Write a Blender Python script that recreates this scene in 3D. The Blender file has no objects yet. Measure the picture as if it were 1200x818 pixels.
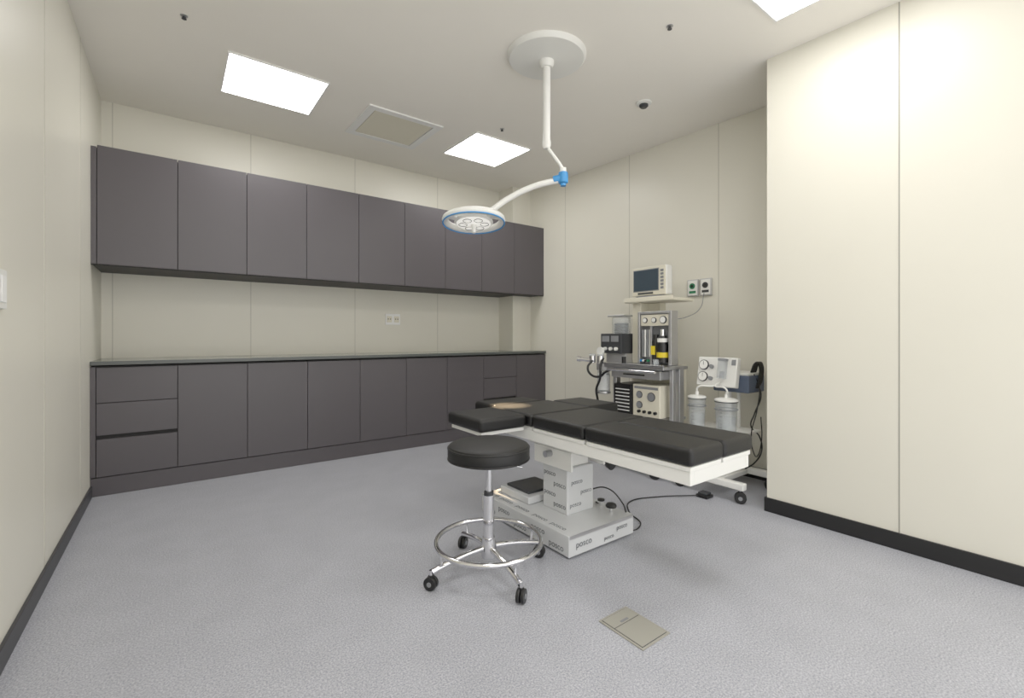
import bpy, bmesh, math
from mathutils import Vector, Matrix, Euler
S=bpy.context.scene
S.view_settings.view_transform='Standard'
S.view_settings.look='None'
S.view_settings.exposure=0.0
S.view_settings.gamma=1.18
COL=bpy.context.collection
def lin(c):
    c/=255.0
    return c/12.92 if c<=.04045 else ((c+.055)/1.055)**2.4
def rgb(r,g,b): return (lin(r),lin(g),lin(b),1)
def mat(name,col,rough=.5,metal=0,spec=.5,emit=None,es=0,trans=0,coat=0,alpha=1,bump=0,bscale=200,var=0,vscale=3):
    m=bpy.data.materials.new(name); m.use_nodes=True
    nt=m.node_tree; b=nt.nodes['Principled BSDF']
    b.inputs['Base Color'].default_value=col
    b.inputs['Roughness'].default_value=rough
    b.inputs['Metallic'].default_value=metal
    b.inputs['Specular IOR Level'].default_value=spec
    b.inputs['Transmission Weight'].default_value=trans
    b.inputs['Coat Weight'].default_value=coat
    b.inputs['Alpha'].default_value=alpha
    if emit:
        b.inputs['Emission Color'].default_value=emit; b.inputs['Emission Strength'].default_value=es
    tc=nt.nodes.new('ShaderNodeTexCoord')
    n=nt.nodes.new('ShaderNodeTexNoise'); n.inputs['Scale'].default_value=vscale; n.inputs['Detail'].default_value=3
    nt.links.new(tc.outputs['Object'],n.inputs['Vector'])
    mx=nt.nodes.new('ShaderNodeMix'); mx.data_type='RGBA'
    v=var if var else .02
    mx.inputs[6].default_value=tuple(min(1,c*(1-v)) for c in col[:3])+(1,)
    mx.inputs[7].default_value=tuple(min(1,c*(1+v)) for c in col[:3])+(1,)
    nt.links.new(n.outputs['Fac'],mx.inputs[0]); nt.links.new(mx.outputs[2],b.inputs['Base Color'])
    if bump:
        n2=nt.nodes.new('ShaderNodeTexNoise'); n2.inputs['Scale'].default_value=bscale
        nt.links.new(tc.outputs['Object'],n2.inputs['Vector'])
        bp=nt.nodes.new('ShaderNodeBump'); bp.inputs['Strength'].default_value=bump; bp.inputs['Distance'].default_value=.002
        nt.links.new(n2.outputs['Fac'],bp.inputs['Height']); nt.links.new(bp.outputs['Normal'],b.inputs['Normal'])
    return m
M_wall=mat('wall_panel_cream',rgb(222,219,206),.36,spec=.4)
M_seam=mat('panel_joint',rgb(190,187,174),.5)
M_seamd=mat('panel_joint_dark',rgb(150,148,138),.6)
M_ceil=mat('ceiling_paint',rgb(246,242,234),.7,spec=.2)
M_base=mat('baseboard_black',rgb(10,10,12),.45)
M_baseg=mat('baseboard_grey',rgb(48,48,52),.45)
M_cab=mat('cabinet_laminate',rgb(77,73,77),.36,spec=.42,var=.03)
M_cabd=mat('cabinet_gap',rgb(12,11,13),.7)
M_under_shade=mat('cabinet_underside_shade',rgb(38,36,39),.6)  # laminate darkened: shade below the wall cabinets put into the colour
M_count=mat('counter_glassy',rgb(100,106,102),.12,spec=.6)
M_counte=mat('counter_edge',rgb(74,78,76),.3)
M_blk=mat('black_leather',rgb(8,8,9),.48,spec=.4,bump=.15,bscale=350)
M_plastic=mat('black_plastic',rgb(10,10,12),.4)
M_white=mat('white_enamel',rgb(232,232,228),.3)
M_cream=mat('cream_enamel',rgb(222,217,198),.4)
M_film=mat('protective_film',rgb(206,208,210),.25,spec=.6,var=.05,vscale=8)
M_print=mat('film_print',rgb(84,88,94),.5)
M_chrome=mat('chrome',rgb(225,225,228),.1,metal=1)
M_steel=mat('brushed_steel',rgb(180,181,185),.3,metal=1)
M_alu=mat('aluminium',rgb(190,190,192),.35,metal=.8)
M_grey=mat('grey_plastic',rgb(125,127,131),.45)
M_dgrey=mat('dark_grey',rgb(44,46,50),.5)
M_blue=mat('blue_trim',rgb(50,138,205),.4)
M_bluegrey=mat('blue_grey_box',rgb(78,90,112),.5)
M_yel=mat('yellow_label',rgb(225,200,40),.5)
M_glass=mat('clear_plastic',rgb(205,212,216),.08,spec=.6,alpha=.32)
M_screen=mat('screen_glass',rgb(58,70,80),.1,spec=.6)
M_hatch=mat('floor_hatch_metal',rgb(162,160,150),.45,metal=.2)
M_green=mat('green_mark',rgb(40,120,80),.5)
M_panel=mat('led_panel',(1,1,1,1),.5,emit=(1,.98,.945,1),es=12)
M_frame=mat('led_frame',rgb(240,240,238),.5)
M_lens=mat('lamp_lens',rgb(235,238,240),.1,emit=(1,.95,.85,1),es=.5)
# floor
def floor_mat():
    m=bpy.data.materials.new('speckled_vinyl'); m.use_nodes=True
    nt=m.node_tree; b=nt.nodes['Principled BSDF']
    tc=nt.nodes.new('ShaderNodeTexCoord')
    n=nt.nodes.new('ShaderNodeTexNoise'); n.inputs['Scale'].default_value=170; n.inputs['Detail'].default_value=4; n.inputs['Roughness'].default_value=.75
    nt.links.new(tc.outputs['Object'],n.inputs['Vector'])
    r=nt.nodes.new('ShaderNodeValToRGB'); e=r.color_ramp.elements
    e[0].position=.36; e[0].color=rgb(132,134,144)
    e[1].position=.64; e[1].color=rgb(198,199,205)
    x=r.color_ramp.elements.new(.5); x.color=rgb(166,168,177)
    nt.links.new(n.outputs['Fac'],r.inputs['Fac'])
    n2=nt.nodes.new('ShaderNodeTexNoise'); n2.inputs['Scale'].default_value=6; n2.inputs['Detail'].default_value=5
    nt.links.new(tc.outputs['Object'],n2.inputs['Vector'])
    r2=nt.nodes.new('ShaderNodeValToRGB'); r2.color_ramp.elements[0].color=(.93,.93,.93,1); r2.color_ramp.elements[1].color=(1,1,1,1)
    r2.color_ramp.elements[0].position=.35; r2.color_ramp.elements[1].position=.65
    nt.links.new(n2.outputs['Fac'],r2.inputs['Fac'])
    mx=nt.nodes.new('ShaderNodeMix'); mx.data_type='RGBA'; mx.blend_type='MULTIPLY'; mx.inputs[0].default_value=1
    nt.links.new(r.outputs['Color'],mx.inputs[6]); nt.links.new(r2.outputs['Color'],mx.inputs[7])
    nt.links.new(mx.outputs[2],b.inputs['Base Color'])
    b.inputs['Roughness'].default_value=.42; b.inputs['Specular IOR Level'].default_value=.4
    return m
M_floor=floor_mat()

# ---------- helpers ----------
def par(o,p):
    if p is not None:
        o.parent=p; o.matrix_parent_inverse=Matrix.Translation(-Vector(p.location))
    return o
def group(name,loc=(0,0,0)):
    e=bpy.data.objects.new(name,None); e.location=loc; e.empty_display_size=.1; COL.objects.link(e); return e
def obj(name,bm,m,p=None,smooth=False,bev=0,seg=3,xf=None):
    me=bpy.data.meshes.new(name); 
    if xf is not None: bmesh.ops.transform(bm,matrix=xf,verts=bm.verts)
    bmesh.ops.recalc_face_normals(bm,faces=bm.faces)
    bm.to_mesh(me); bm.free()
    o=bpy.data.objects.new(name,me); COL.objects.link(o); me.materials.append(m)
    if bev:
        b=o.modifiers.new('bevel','BEVEL'); b.width=bev; b.segments=seg; b.limit_method='ANGLE'; b.angle_limit=math.radians(40)
        smooth=True
    if smooth:
        for f in me.polygons: f.use_smooth=True
        w=o.modifiers.new('wn','WEIGHTED_NORMAL'); w.keep_sharp=True
        if not bev:
            try:
                me.set_sharp_from_angle(angle=math.radians(40))
            except Exception: pass
    return par(o,p)
def box(name,x0,x1,y0,y1,z0,z1,m,p=None,bev=0,seg=3,xf=None):
    bm=bmesh.new(); bmesh.ops.create_cube(bm,size=1)
    bmesh.ops.scale(bm,vec=(x1-x0,y1-y0,z1-z0),verts=bm.verts)
    bmesh.ops.translate(bm,vec=((x0+x1)/2,(y0+y1)/2,(z0+z1)/2),verts=bm.verts)
    return obj(name,bm,m,p,bev=bev,seg=seg,xf=xf)
def align(p0,p1):
    p0=Vector(p0);p1=Vector(p1);d=p1-p0
    return Matrix.Translation((p0+p1)/2)@d.to_track_quat('Z','Y').to_matrix().to_4x4(), d.length
def cyl(name,p0,p1,r,m,p=None,r2=None,n=32,bev=0,xf=None):
    A,L=align(p0,p1); bm=bmesh.new()
    bmesh.ops.create_cone(bm,cap_ends=True,segments=n,radius1=r,radius2=r if r2 is None else r2,depth=L)
    bmesh.ops.transform(bm,matrix=A,verts=bm.verts)
    return obj(name,bm,m,p,smooth=True,bev=bev,seg=2,xf=xf)
def torus(name,c,R,r,m,p=None,xf=None,n=64,k=12,sz=1):
    bm=bmesh.new(); vs=[]
    for i in range(n):
        a=2*math.pi*i/n; row=[]
        for j in range(k):
            b=2*math.pi*j/k; q=R+r*math.cos(b)
            row.append(bm.verts.new((c[0]+q*math.cos(a),c[1]+q*math.sin(a),c[2]+r*sz*math.sin(b))))
        vs.append(row)
    for i in range(n):
        for j in range(k):
            bm.faces.new((vs[i][j],vs[(i+1)%n][j],vs[(i+1)%n][(j+1)%k],vs[i][(j+1)%k]))
    return obj(name,bm,m,p,smooth=True,xf=xf)
def lathe(name,c,prof,m,p=None,n=40,xf=None):
    bm=bmesh.new(); rows=[]
    for (r,z) in prof:
        rows.append([bm.verts.new((c[0]+max(r,1e-4)*math.cos(2*math.pi*i/n),c[1]+max(r,1e-4)*math.sin(2*math.pi*i/n),c[2]+z)) for i in range(n)])
    for a,b in zip(rows,rows[1:]):
        for i in range(n): bm.faces.new((a[i],a[(i+1)%n],b[(i+1)%n],b[i]))
    if prof[0][0]>1e-3: bm.faces.new(rows[0][::-1])
    if prof[-1][0]>1e-3: bm.faces.new(rows[-1])
    return obj(name,bm,m,p,smooth=True,xf=xf)
def tube(name,pts,r,m,p=None):
    cu=bpy.data.curves.new(name,'CURVE'); cu.dimensions='3D'; cu.bevel_depth=r; cu.bevel_resolution=4; cu.resolution_u=10; cu.use_fill_caps=True
    s=cu.splines.new('BEZIER'); s.bezier_points.add(len(pts)-1)
    for b,q in zip(s.bezier_points,pts):
        b.co=q; b.handle_left_type=b.handle_right_type='AUTO'
    t=bpy.data.objects.new(name+'_tmp',cu); COL.objects.link(t)
    bpy.context.view_layer.update()
    me=bpy.data.meshes.new_from_object(t.evaluated_get(bpy.context.evaluated_depsgraph_get()))
    bpy.data.objects.remove(t)
    me.name=name; me.materials.clear(); me.materials.append(m)
    for f in me.polygons: f.use_smooth=True
    o=bpy.data.objects.new(name,me); COL.objects.link(o)
    return par(o,p)
def text(name,s,size,mw,m,p=None):
    cu=bpy.data.curves.new(name,'FONT'); cu.body=s; cu.size=size; cu.extrude=.0003; cu.align_x='CENTER'; cu.align_y='CENTER'
    t=bpy.data.objects.new(name+'_tmp',cu); COL.objects.link(t); bpy.context.view_layer.update()
    me=bpy.data.meshes.new_from_object(t.evaluated_get(bpy.context.evaluated_depsgraph_get()))
    bpy.data.objects.remove(t); me.transform(mw); me.materials.clear(); me.materials.append(m)
    o=bpy.data.objects.new(name,me); COL.objects.link(o); return par(o,p)
def caster(pref,x,y,p,r=.03,ang=0,stem=.03,m=None):
    m=m or M_plastic
    d=Vector((math.cos(ang),math.sin(ang),0))
    w=r*.35
    for i,s in enumerate((-1,1)):
        c=Vector((x,y,r))+d*(s*w)
        cyl(f'{pref}_wheel_{i+1}',c-d*w*.75,c+d*w*.75,r,m,p,bev=.003)
    cyl(f'{pref}_hub',Vector((x,y,r))-d*w*2,Vector((x,y,r))+d*w*2,r*.35,M_grey,p)
    box(f'{pref}_fork',x-w*.9,x+w*.9,y-w*.9,y+w*.9,r*1.2,r*2.2,m,p,bev=.003)
    cyl(f'{pref}_stem',(x,y,r*2.1),(x,y,r*2.2+stem),r*.25,M_chrome,p)

# ---------- room ----------
XL,XR,XB,YB,YF,YN=-.45,3.5,2.9,4.63,-.8,1.3
def cz(y): return 2.71+.0325*y
def prism(name,x0,x1,y0,y1,z0,m,over=0,top=None):
    bm=bmesh.new()
    t0,t1=(cz(y0)+over,cz(y1)+over)
    v=[bm.verts.new(c) for c in [(x0,y0,z0),(x1,y0,z0),(x1,y1,z0),(x0,y1,z0),(x0,y0,t0),(x1,y0,t0),(x1,y1,t1),(x0,y1,t1)]]
    for q in ((0,1,2,3),(4,5,6,7),(0,1,5,4),(1,2,6,5),(2,3,7,6),(3,0,4,7)): bm.faces.new([v[i] for i in q])
    return obj(name,bm,m)
box('floor',XL-.1,XR+.1,YF-.1,YB+.1,-.1,0,M_floor)
prism('wall_left',XL-.1,XL,YF-.1,YB+.1,0,M_wall)
prism('wall_back',XL,XR,YB,YB+.1,0,M_wall)
prism('wall_right',XR,XR+.1,YN-.1,YB+.1,0,M_wall)
prism('wall_right_near',XB,XR,YF,YN,0,M_wall)
prism('wall_column_corner',3.23,XR,4.34,YB,0,M_wall)
# ceiling slab (slightly sloped)
bm=bmesh.new()
y0,y1=YF-.1,YB+.1
v=[bm.verts.new(c) for c in [(XL-.1,y0,cz(y0)),(XR+.1,y0,cz(y0)),(XR+.1,y1,cz(y1)),(XL-.1,y1,cz(y1)),(XL-.1,y0,cz(y0)+.1),(XR+.1,y0,cz(y0)+.1),(XR+.1,y1,cz(y1)+.1),(XL-.1,y1,cz(y1)+.1)]]
for q in ((0,1,2,3),(4,5,6,7),(0,1,5,4),(1,2,6,5),(2,3,7,6),(3,0,4,7)): bm.faces.new([v[i] for i in q])
obj('ceiling',bm,M_ceil)
# baseboards
box('baseboard_left',XL,XL+.012,YF,4.06,0,.075,M_baseg,bev=.002)
box('baseboard_right_near',XB-.012,XB,YF,YN+.012,0,.085,M_base,bev=.002)
box('baseboard_right_near_side',XB,XR,YN,YN+.012,0,.085,M_base,bev=.002)
box('baseboard_right',XR-.012,XR,YN+.012,4.06,0,.085,M_base,bev=.002)
# panel joints
n=1
def trim(x0,x1,y0,y1,z0,z1,m):
    global n
    box(f'trim_{n}',x0,x1,y0,y1,z0,z1,m); n+=1
for y in (2.76,3.68,1.84,.92,0):
    trim(XL,XL+.0015,y-.003,y+.003,.075,cz(y)-.001,M_seam)
for x in (-.385,.542,1.46,2.385):
    trim(x-.003,x+.003,YB-.0015,YB,.9,cz(YB)-.002,M_seam)
for y in (2.83,1.94,3.72):
    trim(XR-.0015,XR,y-.003,y+.003,.085,cz(y)-.001,M_seam)
for y in (.67,-.25):
    trim(XB-.0015,XB,y-.0025,y+.0025,.085,cz(y)-.001,M_seamd)
# ceiling fixtures
TILT=math.atan(.0325)
def cxf(x,y): return Matrix.Translation((x,y,cz(y)))@Matrix.Rotation(TILT,4,'X')
def led(i,x,y):
    g=group('ceiling_led_panel' ,(x,y,cz(y)))
    X=cxf(x,y)
    box('diffuser',-.29,.29,-.29,.29,-.008,-.002,M_panel,g,xf=X)
    for k,(a,b,c,d) in enumerate(((-.3,.3,-.3,-.29),(-.3,.3,.29,.3),(-.3,-.29,-.29,.29),(.29,.3,-.29,.29))):
        box(f'frame_{k+1}',a,b,c,d,-.010,-.0005,M_frame,g,xf=X)
for i,(x,y) in enumerate([(.56,3.57),(2.37,3.6),(2.27,.81),(.56,.81)]): led(i,x,y)
# access hatch
g=group('ceiling_access_panel',(1.49,3.7,cz(3.7))); X=cxf(1.49,3.7)
for k,(a,b,c,d) in enumerate(((-.31,.31,-.31,-.25),(-.31,.31,.25,.31),(-.31,-.25,-.25,.25),(.25,.31,-.25,.25))):
    box(f'frame_{k+1}',a,b,c,d,-.012,-.0005,M_frame,g,xf=X)
box('door_leaf',-.243,.243,-.243,.243,-.009,-.0005,M_cream,g,xf=X)
box('gap_plate',-.25,.25,-.25,.25,-.003,-.0003,M_grey,g,xf=X)
# detector
g=group('smoke_detector',(2.76,2.1,cz(2.1)))
lathe('base_ring',(0,0,0),[(.055,-.0005),(.055,-.010),(.045,-.016),(.0,-.016)],M_white,g,xf=cxf(2.76,2.1))
lathe('sensor_head',(0,0,0),[(.032,-.016),(.032,-.028),(.022,-.038),(.0,-.038)],M_dgrey,g,xf=cxf(2.76,2.1))
for (x,y) in ((.04,3.05),(2.21,3.12),(2.17,1.48)):
    g=group('fire_sprinkler',(x,y,cz(y)))
    lathe('escutcheon',(0,0,0),[(.018,-.0005),(.018,-.003),(.008,-.006),(.0,-.006)],M_alu,g,xf=cxf(x,y))
    lathe('bulb_head',(0,0,0),[(.008,-.006),(.007,-.014),(.012,-.016),(.012,-.018),(.0,-.018)],M_dgrey,g,xf=cxf(x,y))

# ---------- base cabinets ----------
F=4.053; DW=.436; X0=-.42
g=group('base_cabinet_row',(1.5,4.35,0))
XE=XR-.006
box('carcass',XL+.001,XE,F+.02,4.33,.001,.865,M_cabd,g)
box('plinth',XL+.001,XE,F+.008,F+.02,.001,.122,M_cab,g)
box('filler_left',XL+.001,X0-.002,F,F+.02,.13,.86,M_cab,g)
box('countertop',XL+.001,XE,F-.012,4.338,.872,.897,M_counte,g,bev=.002)
box('countertop_rear',XL+.001,3.229,4.338,YB-.001,.872,.897,M_counte,g)
box('counter_surface',XL+.002,XE,F-.010,4.337,.897,.8985,M_count,g)
box('counter_surface_rear',XL+.002,3.228,4.337,YB-.002,.897,.8985,M_count,g)
for i in range(9):
    a=X0+i*DW+.002; b=min(X0+(i+1)*DW-.002,XE)
    if i in (0,7):
        for k,(z0,z1) in enumerate(((.622,.855),(.405,.617),(.13,.378))): box(f'drawer_{i}_{k+1}',a,b,F,F+.02,z0,z1,M_cab,g,bev=.001,seg=1)
    else:
        box(f'door_leaf_{i}',a,b,F,F+.02,.13,.855,M_cab,g,bev=.001,seg=1)
# ---------- wall cabinets ----------
F2=4.09
g=group('wall_cabinet_row',(1.5,4.35,1.9))
box('carcass',XL+.001,XR-.001,F2+.02,4.33,1.557,2.333,M_cabd,g)
box('carcass_rear',XL+.001,3.229,4.33,YB-.001,1.557,2.333,M_cabd,g)
box('bottom_panel',XL+.001,XR-.001,F2+.02,4.33,1.550,1.5568,M_under_shade,g)
box('bottom_panel_rear',XL+.001,3.229,4.33,YB-.001,1.550,1.5568,M_under_shade,g)
box('bottom_trim',XL+.001,XR-.001,F2+.003,F2+.0198,1.542,1.549,M_cabd,g)
box('filler_left',XL+.001,X0-.002,F2,F2+.0198,1.55,2.333,M_cab,g)
for i in range(9):
    a=X0+i*DW+.002; b=X0+(i+1)*DW-.002
    box(f'door_leaf_{i+1}',a,b,F2,F2+.0198,1.550,2.345,M_cab,g,bev=.001,seg=1)

# ---------- outlets ----------
g=group('wall_outlet_plate',(1.855,YB,1.246))
box('plate',1.775,1.935,YB-.012,YB-.0005,1.19,1.305,M_frame,g,bev=.003)
for k,x in enumerate((1.815,1.895)):
    box(f'socket_{k+1}',x-.028,x+.028,YB-.015,YB-.012,1.215,1.28,M_cream,g,bev=.002)
    for s in (-.012,.012): cyl(f'pin_hole_{k}_{s}',(x+s,YB-.0156,1.25),(x+s,YB-.014,1.25),.006,M_dgrey,g)
for k,(ya,yb) in enumerate(((2.105,2.205),(1.99,2.09))):
    g=group('medical_gas_outlet',(XR,(ya+yb)/2,1.47)); yc=(ya+yb)/2
    box('housing',XR-.02,XR-.0005,ya,yb,1.40,1.54,M_alu,g,bev=.004)
    box('face_plate',XR-.023,XR-.020,ya+.008,yb-.008,1.408,1.532,M_white,g,bev=.002)
    cyl('gas_socket',(XR-.03,yc,1.485),(XR-.023,yc,1.485),.024,M_green if k==0 else M_dgrey,g)
    cyl('socket_core',(XR-.033,yc,1.485),(XR-.03,yc,1.485),.012,M_plastic,g)
    box('label',XR-.025,XR-.023,ya+.02,yb-.02,1.425,1.445,M_green if k==0 else M_dgrey,g)
g=group('light_switch_plate',(XL,2.12,1.21))
box('plate',XL+.0005,XL+.012,2.03,2.165,1.15,1.275,M_white,g,bev=.003)
for k in range(2): box(f'rocker_{k+1}',XL+.012,XL+.016,2.042+k*.052,2.09+k*.052,1.17,1.255,M_frame,g,bev=.002)

# ---------- floor hatch ----------
g=group('floor_access_cover',(1.345,1.067,0))
box('frame_plate',1.268,1.422,.968,1.168,.0003,.004,M_hatch,g,bev=.001)
box('gap_plate',1.276,1.414,.976,1.160,.004,.0045,M_dgrey,g)
box('lid_1',1.278,1.412,.978,1.098,.0045,.0062,M_hatch,g,bev=.001)
box('lid_2',1.278,1.412,1.101,1.158,.0045,.0062,M_hatch,g,bev=.001)
box('pull_slot',1.325,1.365,1.106,1.116,.0062,.007,M_grey,g)

# ---------- operating table ----------
g=group('operating_table',(1.78,1.75,0))
def cushion(nm,x0,x1,y0,y1,z0=.565,z1=.635):
    bm=bmesh.new(); bmesh.ops.create_cube(bm,size=1)
    bmesh.ops.scale(bm,vec=(x1-x0,y1-y0,z1-z0),verts=bm.verts)
    bmesh.ops.translate(bm,vec=((x0+x1)/2,(y0+y1)/2,(z0+z1)/2),verts=bm.verts)
    o=obj(nm,bm,M_blk,g,bev=.02,seg=5)
    return o
cushion('leg_cushion_near',1.56,1.795,.97,1.535)
cushion('leg_cushion_far',1.80,2.04,.97,1.535)
cushion('seat_cushion',1.56,2.04,1.54,1.93)
cushion('back_cushion',1.56,2.04,1.934,2.34)
cushion('head_cushion',1.60,2.00,2.345,2.58)
cushion('arm_cushion_near',1.25,1.555,1.96,2.31)
cushion('arm_cushion_far',2.045,2.32,1.96,2.31)
for nm,x0,x1,y0,y1 in (('leg_frame_near',1.57,1.79,.98,1.525),('leg_frame_far',1.805,2.03,.98,1.525),('seat_frame',1.57,2.03,1.545,1.925),('back_frame',1.575,2.025,1.94,2.33),('head_frame',1.62,1.98,2.35,2.56),('arm_frame_near',1.27,1.55,1.98,2.29),('arm_frame_far',2.05,2.3,1.98,2.29)):
    box(nm,x0,x1,y0,y1,.545,.564,M_white,g,bev=.003)
box('side_rail_near',1.575,1.60,.985,2.3,.49,.545,M_white,g,bev=.003)
box('side_rail_far',2.0,2.025,.985,2.3,.49,.545,M_white,g,bev=.003)
box('cross_rail_foot',1.60,2.0,.985,1.01,.49,.545,M_white,g,bev=.003)
box('cross_rail_mid',1.60,2.0,1.50,1.54,.49,.545,M_white,g,bev=.003)
box('cross_rail_head',1.60,2.0,2.26,2.3,.49,.545,M_white,g,bev=.003)
box('yoke_plate',1.64,1.90,1.62,2.06,.46,.505,M_white,g,bev=.006)
box('yoke_cheek_near',1.64,1.655,1.70,2.0,.36,.46,M_white,g,bev=.004)
box('yoke_cheek_far',1.885,1.90,1.70,2.0,.36,.46,M_white,g,bev=.004)
cyl('tilt_axle',(1.60,1.86,.43),(1.93,1.86,.43),.018,M_steel,g)
cyl('tilt_knob',(1.80,1.56,.40),(1.80,1.59,.41),.026,M_plastic,g,bev=.004)
cyl('tilt_crank',(1.80,1.58,.41),(1.82,1.66,.48),.009,M_steel,g)
box('lift_column_outer',1.67,1.87,1.76,1.96,.11,.36,M_film,g,bev=.008)
box('lift_column_inner',1.69,1.85,1.78,1.94,.36,.47,M_white,g,bev=.004)
box('base_housing',1.50,1.975,1.57,2.33,.010,.112,M_film,g,bev=.004)
box('base_plinth',1.52,1.955,1.59,2.31,.001,.010,M_dgrey,g)
box('base_top_cover',1.60,1.88,2.0,2.28,.112,.155,M_film,g,bev=.008)
box('base_top_lid',1.63,1.85,2.04,2.25,.155,.17,M_dgrey,g,bev=.004)
box('base_front_flange',1.505,1.97,1.5685,1.571,.095,.112,M_alu,g)
for k,(x,y) in enumerate(((1.90,1.66),(1.93,1.76))):
    cyl(f'lock_stud_{k+1}',(x,y,.112),(x,y,.14),.008,M_chrome,g)
lathe('lock_knob',(1.90,1.66,.135),[(.012,0),(.028,.004),(.03,.012),(.024,.022),(.0,.024)],M_plastic,g)
lathe('lock_knob_small',(1.93,1.76,.135),[(.01,0),(.02,.004),(.02,.012),(.0,.016)],M_plastic,g)
RX=Matrix.Rotation(math.pi/2,4,'X')
for k,(x,z,s) in enumerate(((1.60,.06,.045),(1.78,.04,.03),(1.88,.07,.035))):
    text(f'film_print_front_{k}','posco',s,Matrix.Translation((x,1.568,z))@RX,M_print,g)
RL=Matrix.Rotation(-math.pi/2,4,'Z')@RX
for k,y in enumerate((1.66,1.8,1.95,2.1,2.24)):
    text(f'film_print_side_{k}','posco',.045,Matrix.Translation((1.499,y,.04+.035*(k%2)))@RL,M_print,g)
    text(f'film_print_top_{k}','posco',.045,Matrix.Translation((1.545,y+.03,.1125))@Matrix.Rotation(-math.pi/2,4,'Z'),M_print,g)
for k,(y,z) in enumerate(((1.82,.15),(1.9,.2),(1.82,.26),(1.9,.31))):
    text(f'film_print_column_{k}','posco',.04,Matrix.Translation((1.669,y,z))@RL,M_print,g)
for k,(x,z) in enumerate(((1.73,.16),(1.81,.22),(1.74,.28))):
    text(f'film_print_columnf_{k}','posco',.035,Matrix.Translation((x,1.759,z))@RX,M_print,g)
tube('power_cable',[(1.93,1.80,.12),(2.0,1.72,.05),(1.99,1.62,.006),(2.10,1.62,.006),(2.2,1.78,.006),(2.35,1.89,.006),(2.55,1.84,.006),(2.79,1.68,.012)],.004,M_plastic,g)
tube('knob_cable',[(1.86,1.80,.20),(1.93,1.72,.22),(1.97,1.64,.15),(1.95,1.60,.118)],.004,M_plastic,g)

# foot pedal
g=group('foot_pedal_switch',(2.82,1.66,0))
box('pedal_base',2.78,2.86,1.62,1.70,.001,.02,M_plastic,g,bev=.004)
box('pedal_plate',2.79,2.85,1.63,1.69,.02,.034,M_dgrey,g,bev=.004)

# ---------- stool ----------
sx,sy=1.137,1.709
g=group('round_stool',(sx,sy,0))
lathe('seat',(sx,sy,.508),[(.0,0),(.165,0),(.180,.008),(.184,.022),(.184,.055),(.178,.068),(.160,.076),(.08,.079),(.0,.079)],M_blk,g,n=64)
torus('seat_piping_top',(sx,sy,.566),.182,.004,M_blk,g)
torus('seat_piping_bottom',(sx,sy,.518),.182,.004,M_blk,g)
cyl('seat_plate',(sx,sy,.492),(sx,sy,.508),.09,M_dgrey,g)
cyl('gas_lift_upper',(sx,sy,.36),(sx,sy,.495),.014,M_chrome,g)
cyl('gas_lift_collar',(sx,sy,.345),(sx,sy,.365),.022,M_dgrey,g)
cyl('gas_lift_lower',(sx,sy,.10),(sx,sy,.35),.025,M_chrome,g)
lathe('hub',(sx,sy,.07),[(.0,0),(.032,0),(.036,.02),(.034,.06),(.028,.09),(.0,.09)],M_chrome,g)
torus('foot_ring',(sx,sy,.145),.235,.011,M_chrome,g,n=96)
tube('lift_lever',[(sx,sy,.48),(sx+.08,sy-.05,.478),(sx+.13,sy-.08,.47)],.004,M_chrome,g)
for k in range(4):
    a=math.radians(-5.5+90*k); cx,cy=math.cos(a),math.sin(a)
    tube(f'leg_{k+1}',[(sx+.02*cx,sy+.02*cy,.115),(sx+.12*cx,sy+.12*cy,.105),(sx+.22*cx,sy+.22*cy,.085),(sx+.27*cx,sy+.27*cy,.072)],.013,M_chrome,g)
    cyl(f'ring_spoke_{k+1}',(sx+.225*cx,sy+.225*cy,.08),(sx+.235*cx,sy+.235*cy,.145),.006,M_chrome,g)
    caster(f'caster_{k+1}',sx+.275*cx,sy+.275*cy,g,r=.028,ang=a+.7,stem=.02)

# ---------- surgical lamp ----------
px,py=1.82,2.1; pz=cz(py)
g=group('surgical_lamp',(px,py,pz))
lathe('ceiling_canopy',(0,0,0),[(.24,-.0005),(.24,-.012),(.225,-.03),(.10,-.038),(.0,-.038)],M_white,g,n=64,xf=cxf(px,py))
lathe('canopy_boss',(px,py,pz-.038),[(.045,.004),(.045,-.02),(.034,-.04),(.0,-.04)],M_white,g)
cyl('drop_pole',(px,py,pz-.04),(px,py,2.25),.023,M_white,g)
lathe('pole_end',(px,py,2.205),[(.0,0),(.018,.003),(.026,.02),(.026,.05),(.0,.05)],M_white,g)
J=Vector((1.92,2.06,2.04)); H=Vector((1.51,2.44,1.80))
tube('elbow_tube',[(px,py,2.23),(1.835,2.09,2.20),(1.875,2.075,2.15),(1.91,2.063,2.10),(1.92,2.06,2.05)],.011,M_white,g)
cyl('joint_blue',J+Vector((0,0,-.035)),J+Vector((0,0,.035)),.03,M_blue,g,bev=.008)
cyl('joint_blue_side',J,J+Vector((-.045,.042,-.012)),.024,M_blue,g,bev=.005)
cyl('joint_pin',J+Vector((0,0,.03)),J+Vector((0,0,.06)),.02,M_white,g)
cyl('joint_cap_low',J+Vector((0,0,-.05)),J+Vector((0,0,-.035)),.018,M_blue,g)
d=(H-J)
tube('spring_arm',[J+d*.06,J+d*.3+Vector((0,0,.03)),J+d*.6+Vector((0,0,.03)),J+d*.82+Vector((0,0,.0)),J+d*.9+Vector((0,0,-.01))],.019,M_white,g)
tube('yoke_arm',[J+d*.86,J+d*.93+Vector((0,0,.0)),H+Vector((.03,-.03,.02)),H+Vector((0,0,.012))],.014,M_white,g)
cam_dir=Vector((-1.51,-2.44,0)).normalized()
axis=Vector((0,0,1)).cross(cam_dir)
HX=Matrix.Translation(H)@Matrix.Rotation(math.radians(-9),4,axis)
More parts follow.
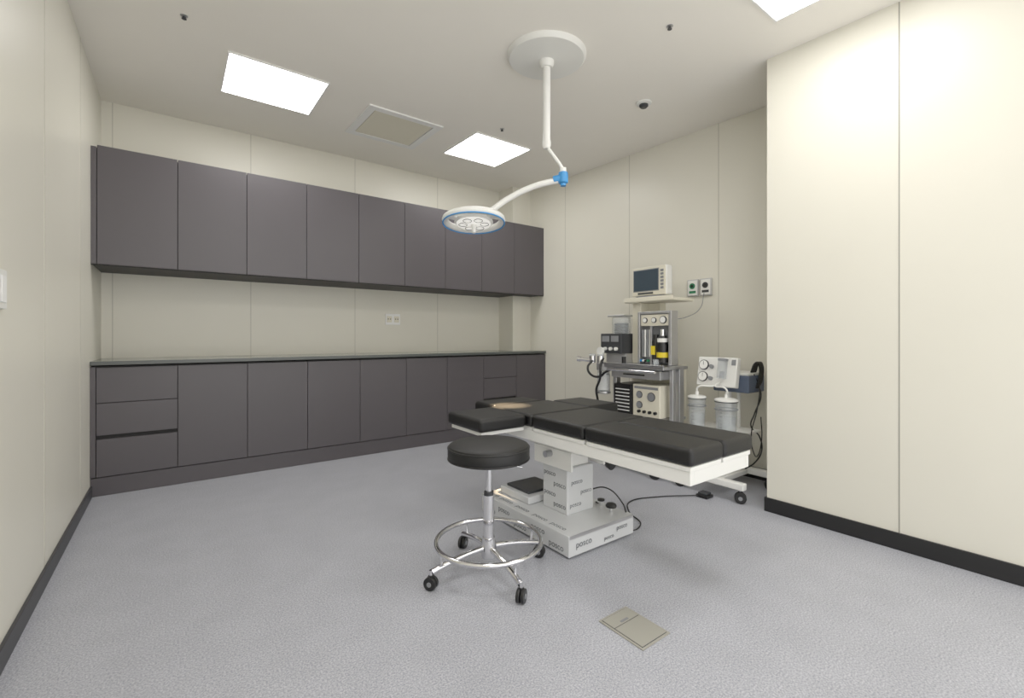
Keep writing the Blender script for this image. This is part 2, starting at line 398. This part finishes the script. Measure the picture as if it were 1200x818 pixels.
def lobed(nm,R,amp,r,zz,m,sz=1.0,ph=0.0):
    bm=bmesh.new(); nn,kk=96,10; vs=[]
    for i in range(nn):
        a=2*math.pi*i/nn; RR=R*(1+amp*math.cos(2*(a-ph)))
        vs.append([bm.verts.new(((RR+r*math.cos(2*math.pi*j/kk))*math.cos(a),(RR+r*math.cos(2*math.pi*j/kk))*math.sin(a),zz+r*sz*math.sin(2*math.pi*j/kk))) for j in range(kk)])
    for i in range(nn):
        for j in range(kk):
            bm.faces.new((vs[i][j],vs[(i+1)%nn][j],vs[(i+1)%nn][(j+1)%kk],vs[i][(j+1)%kk]))
    return obj(nm,bm,m,g,smooth=True,xf=HX)
lobed('head_outer_ring',.166,.07,.021,-.006,M_white,1.0,-.64)
lobed('head_blue_trim_low',.180,.07,.0045,-.026,M_blue,1.0,-.64)
lathe('head_core',(0,0,0),[(.11,-.030),(.122,-.018),(.11,.010),(.06,.032),(.0,.038)],M_white,g,n=64,xf=HX)
lathe('lens_plate',(0,0,0),[(.108,-.030),(.06,-.035),(.0,-.036)],M_lens,g,xf=HX)
for k in range(3):
    a=2*math.pi*k/3+.9
    bm=bmesh.new(); bmesh.ops.create_cube(bm,size=1)
    bmesh.ops.scale(bm,vec=(.08,.055,.022),verts=bm.verts); bmesh.ops.translate(bm,vec=(.128,0,-.008),verts=bm.verts)
    obj(f'core_bridge_{k+1}',bm,M_white,g,bev=.006,xf=HX@Matrix.Rotation(a,4,'Z'))
for k in range(6):
    a=2*math.pi*k/6+.4
    torus(f'pod_ring_{k+1}',(.068*math.cos(a),.068*math.sin(a),-.035),.026,.0025,M_grey,g,xf=HX,n=24,k=8)
lathe('sterile_handle',(0,0,0),[(.018,-.03),(.018,-.05),(.013,-.060),(.015,-.08),(.010,-.09),(.0,-.091)],M_white,g,n=24,xf=HX)
sp=bpy.data.lights.new('surgical_spot','SPOT'); so=bpy.data.objects.new('lamp_spot',sp); COL.objects.link(so)
tgt=Vector((1.675,2.28,.63)); src=H+Vector((0.01,-.01,-.13))
so.location=src; so.rotation_euler=(tgt-src).to_track_quat('-Z','Y').to_euler()
sp.energy=1100; sp.spot_size=math.radians(16); sp.spot_blend=1.0; sp.color=(1,.72,.42); sp.shadow_soft_size=.02
par(so,g)

# ---------- anaesthesia machine ----------
g=group('anesthesia_machine',(3.1,2.3,0))
box('base_frame',2.86,3.34,2.04,2.60,.10,.15,M_cream,g,bev=.01)
for k,(x,y) in enumerate(((2.88,2.09),(2.86,2.52),(3.30,2.09),(3.30,2.55))): caster(f'caster_{k+1}',x,y,g,r=.042,ang=.5,stem=.015)
box('post_near_front',2.97,3.01,2.0,2.03,.13,.84,M_alu,g,bev=.004)
box('post_near_rear',3.04,3.10,1.99,2.03,.13,.84,M_alu,g,bev=.004)
box('post_far',3.0,3.05,2.56,2.60,.13,.84,M_alu,g,bev=.004)
box('rear_panel',3.2,3.24,2.06,2.56,.15,.84,M_cream,g)
box('lower_shelf',2.88,3.2,2.04,2.56,.42,.44,M_steel,g,bev=.002)
box('ventilator_box',2.93,3.15,2.085,2.335,.441,.69,M_cream,g,bev=.006)
for k,(y,z) in enumerate(((2.27,.61),(2.27,.53),(2.16,.6))):
    cyl(f'vent_dial_{k}',(2.919,y,z),(2.93,y,z),.024 if k<2 else .030,M_grey,g); cyl(f'vent_dial_rim_{k}',(2.925,y,z),(2.931,y,z),.028 if k<2 else .035,M_dgrey,g)
for k in range(4): cyl(f'vent_knob_{k}',(2.912,2.12+.05*k,.48),(2.93,2.12+.05*k,.48),.012,M_plastic,g)
box('vent_label',2.928,2.931,2.10,2.32,.655,.675,M_grey,g)
box('monitor_module',2.93,3.15,2.35,2.53,.441,.68,M_plastic,g,bev=.006)
for k in range(7): box(f'module_vent_{k}',2.927,2.93,2.37,2.51,.465+.028*k,.472+.028*k,M_frame,g)
box('drawer_unit',2.90,3.15,2.06,2.53,.735,.80,M_alu,g,bev=.004)
box('drawer_pull',2.89,2.90,2.2,2.4,.76,.77,M_plastic,g)
box('work_table',2.84,3.15,1.99,2.56,.815,.84,M_steel,g,bev=.004)
box('table_lip',2.835,2.85,1.99,2.56,.84,.852,M_steel,g,bev=.002)
cyl('table_handle',(2.82,2.05,.80),(2.82,2.5,.80),.01,M_chrome,g)
for k,y in enumerate((2.05,2.5)): cyl(f'handle_arm_{k}',(2.82,y,.80),(2.90,y,.80),.008,M_chrome,g)
cyl('table_cup',(2.93,2.12,.841),(2.93,2.12,.89),.022,M_glass,g); cyl('table_bottle',(2.96,2.45,.841),(2.96,2.45,.90),.018,M_plastic,g)
# vaporizer cabinet
C0,C1=3.06,3.15
box('cab_side_near',C0,C1,2.075,2.10,.841,1.265,M_alu,g,bev=.003)
box('cab_side_far',C0,C1,2.37,2.39,.841,1.265,M_alu,g,bev=.003)
box('cab_mid_post',C0,C0+.02,2.255,2.27,.841,1.15,M_alu,g,bev=.002)
box('cab_top',C0,C1,2.10,2.37,1.245,1.265,M_alu,g,bev=.003)
box('cab_back',C1-.02,C1,2.10,2.37,.841,1.245,M_grey,g)
box('gauge_panel',C0+.01,C1-.02,2.105,2.365,1.15,1.24,M_cream,g,bev=.003)
for k in range(3):
    y=2.15+.085*k
    cyl(f'gauge_rim_{k}',(C0,y,1.195),(C0+.011,y,1.195),.022 if k else .03,M_dgrey,g); cyl(f'gauge_face_{k}',(C0-.004,y,1.195),(C0+.001,y,1.195),.017 if k else .024,M_white,g)
lathe('vaporizer_body',(3.08,2.165,.86),[(.0,0),(.045,0),(.045,.14),(.038,.15),(.038,.19),(.028,.21),(.0,.21)],M_plastic,g)
cyl('vaporizer_band',(3.08,2.165,.90),(3.08,2.165,.94),.0465,M_yel,g)
cyl('vaporizer_dial',(3.08,2.165,1.02),(3.08,2.165,1.05),.042,M_white,g)
lathe('vaporizer_body_far',(3.09,2.235,.86),[(.0,0),(.03,0),(.03,.16),(.022,.18),(.022,.22),(.0,.22)],M_plastic,g)
box('vaporizer_label',3.045,3.055,2.215,2.25,.92,.99,M_yel,g)
cyl('vaporizer_chrome_top',(3.08,2.165,1.07),(3.08,2.165,1.12),.02,M_chrome,g)
for k in range(4): cyl(f'flow_tube_{k}',(3.08,2.285+.022*k,.90),(3.08,2.285+.022*k,1.12),.007,M_grey if k%2 else M_white,g)
for k in range(4): cyl(f'flow_knob_{k}',(3.05,2.285+.022*k,.87),(3.08,2.285+.022*k,.87),.009,(M_green,M_plastic,M_white,M_blue)[k],g)
# column and top shelf
box('column',3.24,3.32,2.30,2.48,.15,1.345,M_cream,g,bev=.006)
box('column_front',3.13,3.24,2.41,2.50,.84,1.345,M_cream,g,bev=.006)
box('top_shelf',3.06,3.34,2.06,2.53,1.345,1.372,M_cream,g,bev=.006)
box('shelf_lip',3.055,3.068,2.06,2.53,1.35,1.385,M_cream,g,bev=.003)
box('monitor_foot',3.13,3.22,2.22,2.46,1.372,1.40,M_grey,g,bev=.004)
box('monitor_body',3.15,3.24,2.18,2.515,1.40,1.645,M_white,g,bev=.018)
box('monitor_bezel',3.142,3.155,2.185,2.51,1.405,1.64,M_cream,g,bev=.005)
box('monitor_screen_rim',3.140,3.1425,2.243,2.497,1.438,1.622,M_grey,g)
box('monitor_screen',3.138,3.141,2.25,2.49,1.445,1.615,M_screen,g)
for k in range(6): box(f'monitor_button_{k}',3.138,3.143,2.20,2.228,1.45+.028*k,1.468+.028*k,M_grey,g)
box('monitor_label',3.139,3.143,2.3,2.45,1.416,1.430,M_dgrey,g)
# bellows unit at left
box('bellows_base',3.0,3.2,2.51,2.74,.92,1.09,M_dgrey,g,bev=.006)
for k in range(3): cyl(f'bellows_knob_{k}',(2.98,2.56+.06*k,.96),(3.0,2.56+.06*k,.96),.014,M_white,g)
for k in range(2): box(f'bellows_display_{k}',2.996,3.0,2.54+.1*k,2.62+.1*k,1.02,1.07,M_grey,g)
box('bellows_bracket',3.05,3.2,2.50,2.72,.84,.92,M_alu,g,bev=.003)
lathe('bellows_jar',(3.11,2.60,1.09),[(.08,0),(.08,.13),(.07,.15),(.0,.155)],M_glass,g)
for k in range(5): torus(f'bellows_fold_{k}',(3.11,2.60,1.10+.018*k),.052,.010,M_plastic,g,n=32,k=8)
box('bellows_lid',3.03,3.19,2.51,2.69,1.235,1.25,M_alu,g,bev=.004)
# absorber
cyl('absorber_canister',(2.95,2.66,.60),(2.95,2.66,.78),.055,M_glass,g)
cyl('absorber_lime',(2.95,2.66,.61),(2.95,2.66,.75),.05,M_white,g)
cyl('absorber_head',(2.95,2.66,.78),(2.95,2.66,.84),.06,M_alu,g,bev=.005)
cyl('absorber_foot',(2.95,2.66,.58),(2.95,2.66,.60),.06,M_alu,g,bev=.004)
box('absorber_bracket',2.95,3.04,2.54,2.66,.80,.83,M_steel,g)
for k,(dx,dy) in enumerate(((-.05,.06),(-.06,-.04))):
    cyl(f'valve_{k}',(2.95+dx,2.68+dy,.84),(2.95+dx,2.68+dy,.90),.028,M_chrome,g); cyl(f'valve_dome_{k}',(2.95+dx,2.68+dy,.90),(2.95+dx,2.68+dy,.915),.03,M_glass,g)
cyl('valve_port',(2.90,2.74,.86),(2.84,2.84,.87),.018,M_chrome,g)
cyl('valve_port_end',(2.845,2.83,.869),(2.83,2.855,.872),.024,M_chrome,g)
cyl('pressure_gauge',(2.92,2.66,.94),(2.90,2.66,.94),.035,M_white,g); cyl('gauge_stem',(2.93,2.66,.84),(2.93,2.66,.93),.006,M_chrome,g)
tube('breathing_hose_1',[(2.88,2.72,.86),(2.84,2.74,.80),(2.84,2.70,.74),(2.86,2.62,.73),(2.86,2.56,.77),(2.88,2.50,.80)],.010,M_plastic,g)
tube('breathing_hose_2',[(2.90,2.62,.88),(2.85,2.60,.84),(2.84,2.60,.72),(2.86,2.66,.62),(2.92,2.70,.52)],.010,M_plastic,g)
tube('gas_line',[(3.2,2.15,1.2),(3.3,2.1,1.22),(3.44,2.06,1.30),(3.475,2.05,1.42)],.003,M_grey,g)

# ---------- suction unit ----------
g=group('suction_unit',(3.1,1.7,0))
T=Matrix.Translation((3.12,1.735,.81))@Matrix.Rotation(math.radians(10),4,'Y')
box('control_panel',-.02,.03,-.145,.145,-.105,.105,M_white,g,bev=.008,xf=T)
for k,z in enumerate((.045,-.04)):
    cyl(f'gauge_rim_{k}',(-.032,.095,z),(-.02,.095,z),.036,M_dgrey,g,xf=T); cyl(f'gauge_face_{k}',(-.034,.095,z),(-.032,.095,z),.031,M_white,g,xf=T)
    box(f'gauge_needle_{k}',-.0355,-.034,.094,.097,z-.002,z+.024,M_dgrey,g,xf=T)
    cyl(f'panel_knob_{k}',(-.04,.035,z-.01),(-.02,.035,z-.01),.014,M_grey,g,xf=T)
cyl('overflow_jar',(-.055,-.06,-.05),(-.055,-.06,.075),.032,M_glass,g,xf=T)
cyl('overflow_cap',(-.055,-.06,.075),(-.055,-.06,.09),.034,M_grey,g,xf=T)
cyl('overflow_float',(-.055,-.06,-.045),(-.055,-.06,.0),.016,M_grey,g,xf=T)
box('panel_tag',-.0215,-.02,-.135,-.105,.05,.09,M_grey,g,xf=T)
box('pump_housing',3.17,3.40,1.54,1.80,.67,.79,M_bluegrey,g,bev=.01)
box('pump_cover',3.18,3.39,1.55,1.79,.79,.81,M_white,g,bev=.006)
cyl('stand_pole',(3.2,1.70,.08),(3.2,1.70,.70),.02,M_white,g)
box('stand_shelf',2.93,3.3,1.52,1.92,.395,.41,M_white,g,bev=.004)
box('stand_upright_near',3.24,3.26,1.64,1.66,.12,.70,M_white,g,bev=.003)
box('base_bar_front',2.87,2.92,1.43,1.92,.085,.13,M_white,g,bev=.008)
box('base_bar_rear',3.28,3.33,1.43,1.92,.085,.13,M_white,g,bev=.008)
box('base_bar_cross',2.92,3.28,1.60,1.72,.085,.12,M_white,g,bev=.006)
for k,(x,y) in enumerate(((2.895,1.46),(2.895,1.89),(3.305,1.46),(3.305,1.89))): caster(f'caster_{k+1}',x,y,g,r=.035,ang=.5,stem=.012)
for k,(y,r) in enumerate(((1.83,.058),(1.615,.070))):
    x=3.01
    lathe(f'canister_{k+1}',(x,y,.411),[(r*.85,0),(r*.9,.02),(r,.20),(r,.215)],M_glass,g)
    lathe(f'canister_liner_{k+1}',(x,y,.414),[(r*.75,0),(r*.82,.10),(r*.82,.101),(.0,.101)],M_glass,g)
    lathe(f'canister_lid_{k+1}',(x,y,.626),[(r*1.06,0),(r*1.06,.010),(r*.8,.018),(.0,.02)],M_white,g)
    cyl(f'canister_port_{k+1}',(x,y,.645),(x,y,.67),.012,M_white,g)
    torus(f'canister_clamp_{k+1}',(x,y,.57),r+.002,.004,M_grey,g,n=32,k=8)
    torus(f'canister_seal_{k+1}',(x,y,.622),r*1.04,.003,M_dgrey,g,n=32,k=8)
    tube(f'suction_tube_{k+1}',[(x,y,.67),(x-.01,y-.01,.70),(3.04,1.71,.72),(3.08,1.70,.74)],.006,M_white,g)
    for q in range(6): box(f'scale_{k}_{q}',x-r-.002,x-r*.9,y-.008,y+.008,.45+.025*q,.452+.025*q,M_dgrey,g)
tube('mains_cord_1',[(3.28,1.54,.74),(3.30,1.52,.66),(3.27,1.55,.52),(3.24,1.56,.44),(3.30,1.53,.36),(3.31,1.52,.26),(3.28,1.55,.18),(3.20,1.58,.14)],.005,M_plastic,g)
tube('mains_cord_2',[(3.26,1.55,.80),(3.29,1.53,.72),(3.20,1.50,.56),(3.12,1.50,.40),(3.15,1.50,.28),(3.26,1.52,.24),(3.31,1.52,.34),(3.30,1.52,.5)],.004,M_plastic,g)
for k in range(4):
    tube(f'hung_cord_{k}',[(3.24+.02*k,1.56,.81),(3.26+.02*k,1.535,.88),(3.29+.015*k,1.53,.87),(3.29+.015*k,1.53,.76),(3.27+.01*k,1.54,.70)],.007,M_plastic,g)

# ---------- world ----------
w=bpy.data.worlds.new('world'); S.world=w; w.use_nodes=True
w.node_tree.nodes['Background'].inputs[0].default_value=(1,.985,.955,1); w.node_tree.nodes['Background'].inputs[1].default_value=2.1  # added flat fill light, let in where the front wall is left out
# ---------- camera ----------
cd=bpy.data.cameras.new('camera'); co=bpy.data.objects.new('camera',cd); COL.objects.link(co)
cd.sensor_width=36; cd.lens=15.98; cd.shift_y=-14/1200; cd.clip_start=.02
co.location=(0,0,1.06); co.rotation_euler=(math.radians(90),0,math.radians(-36.56))
S.camera=co
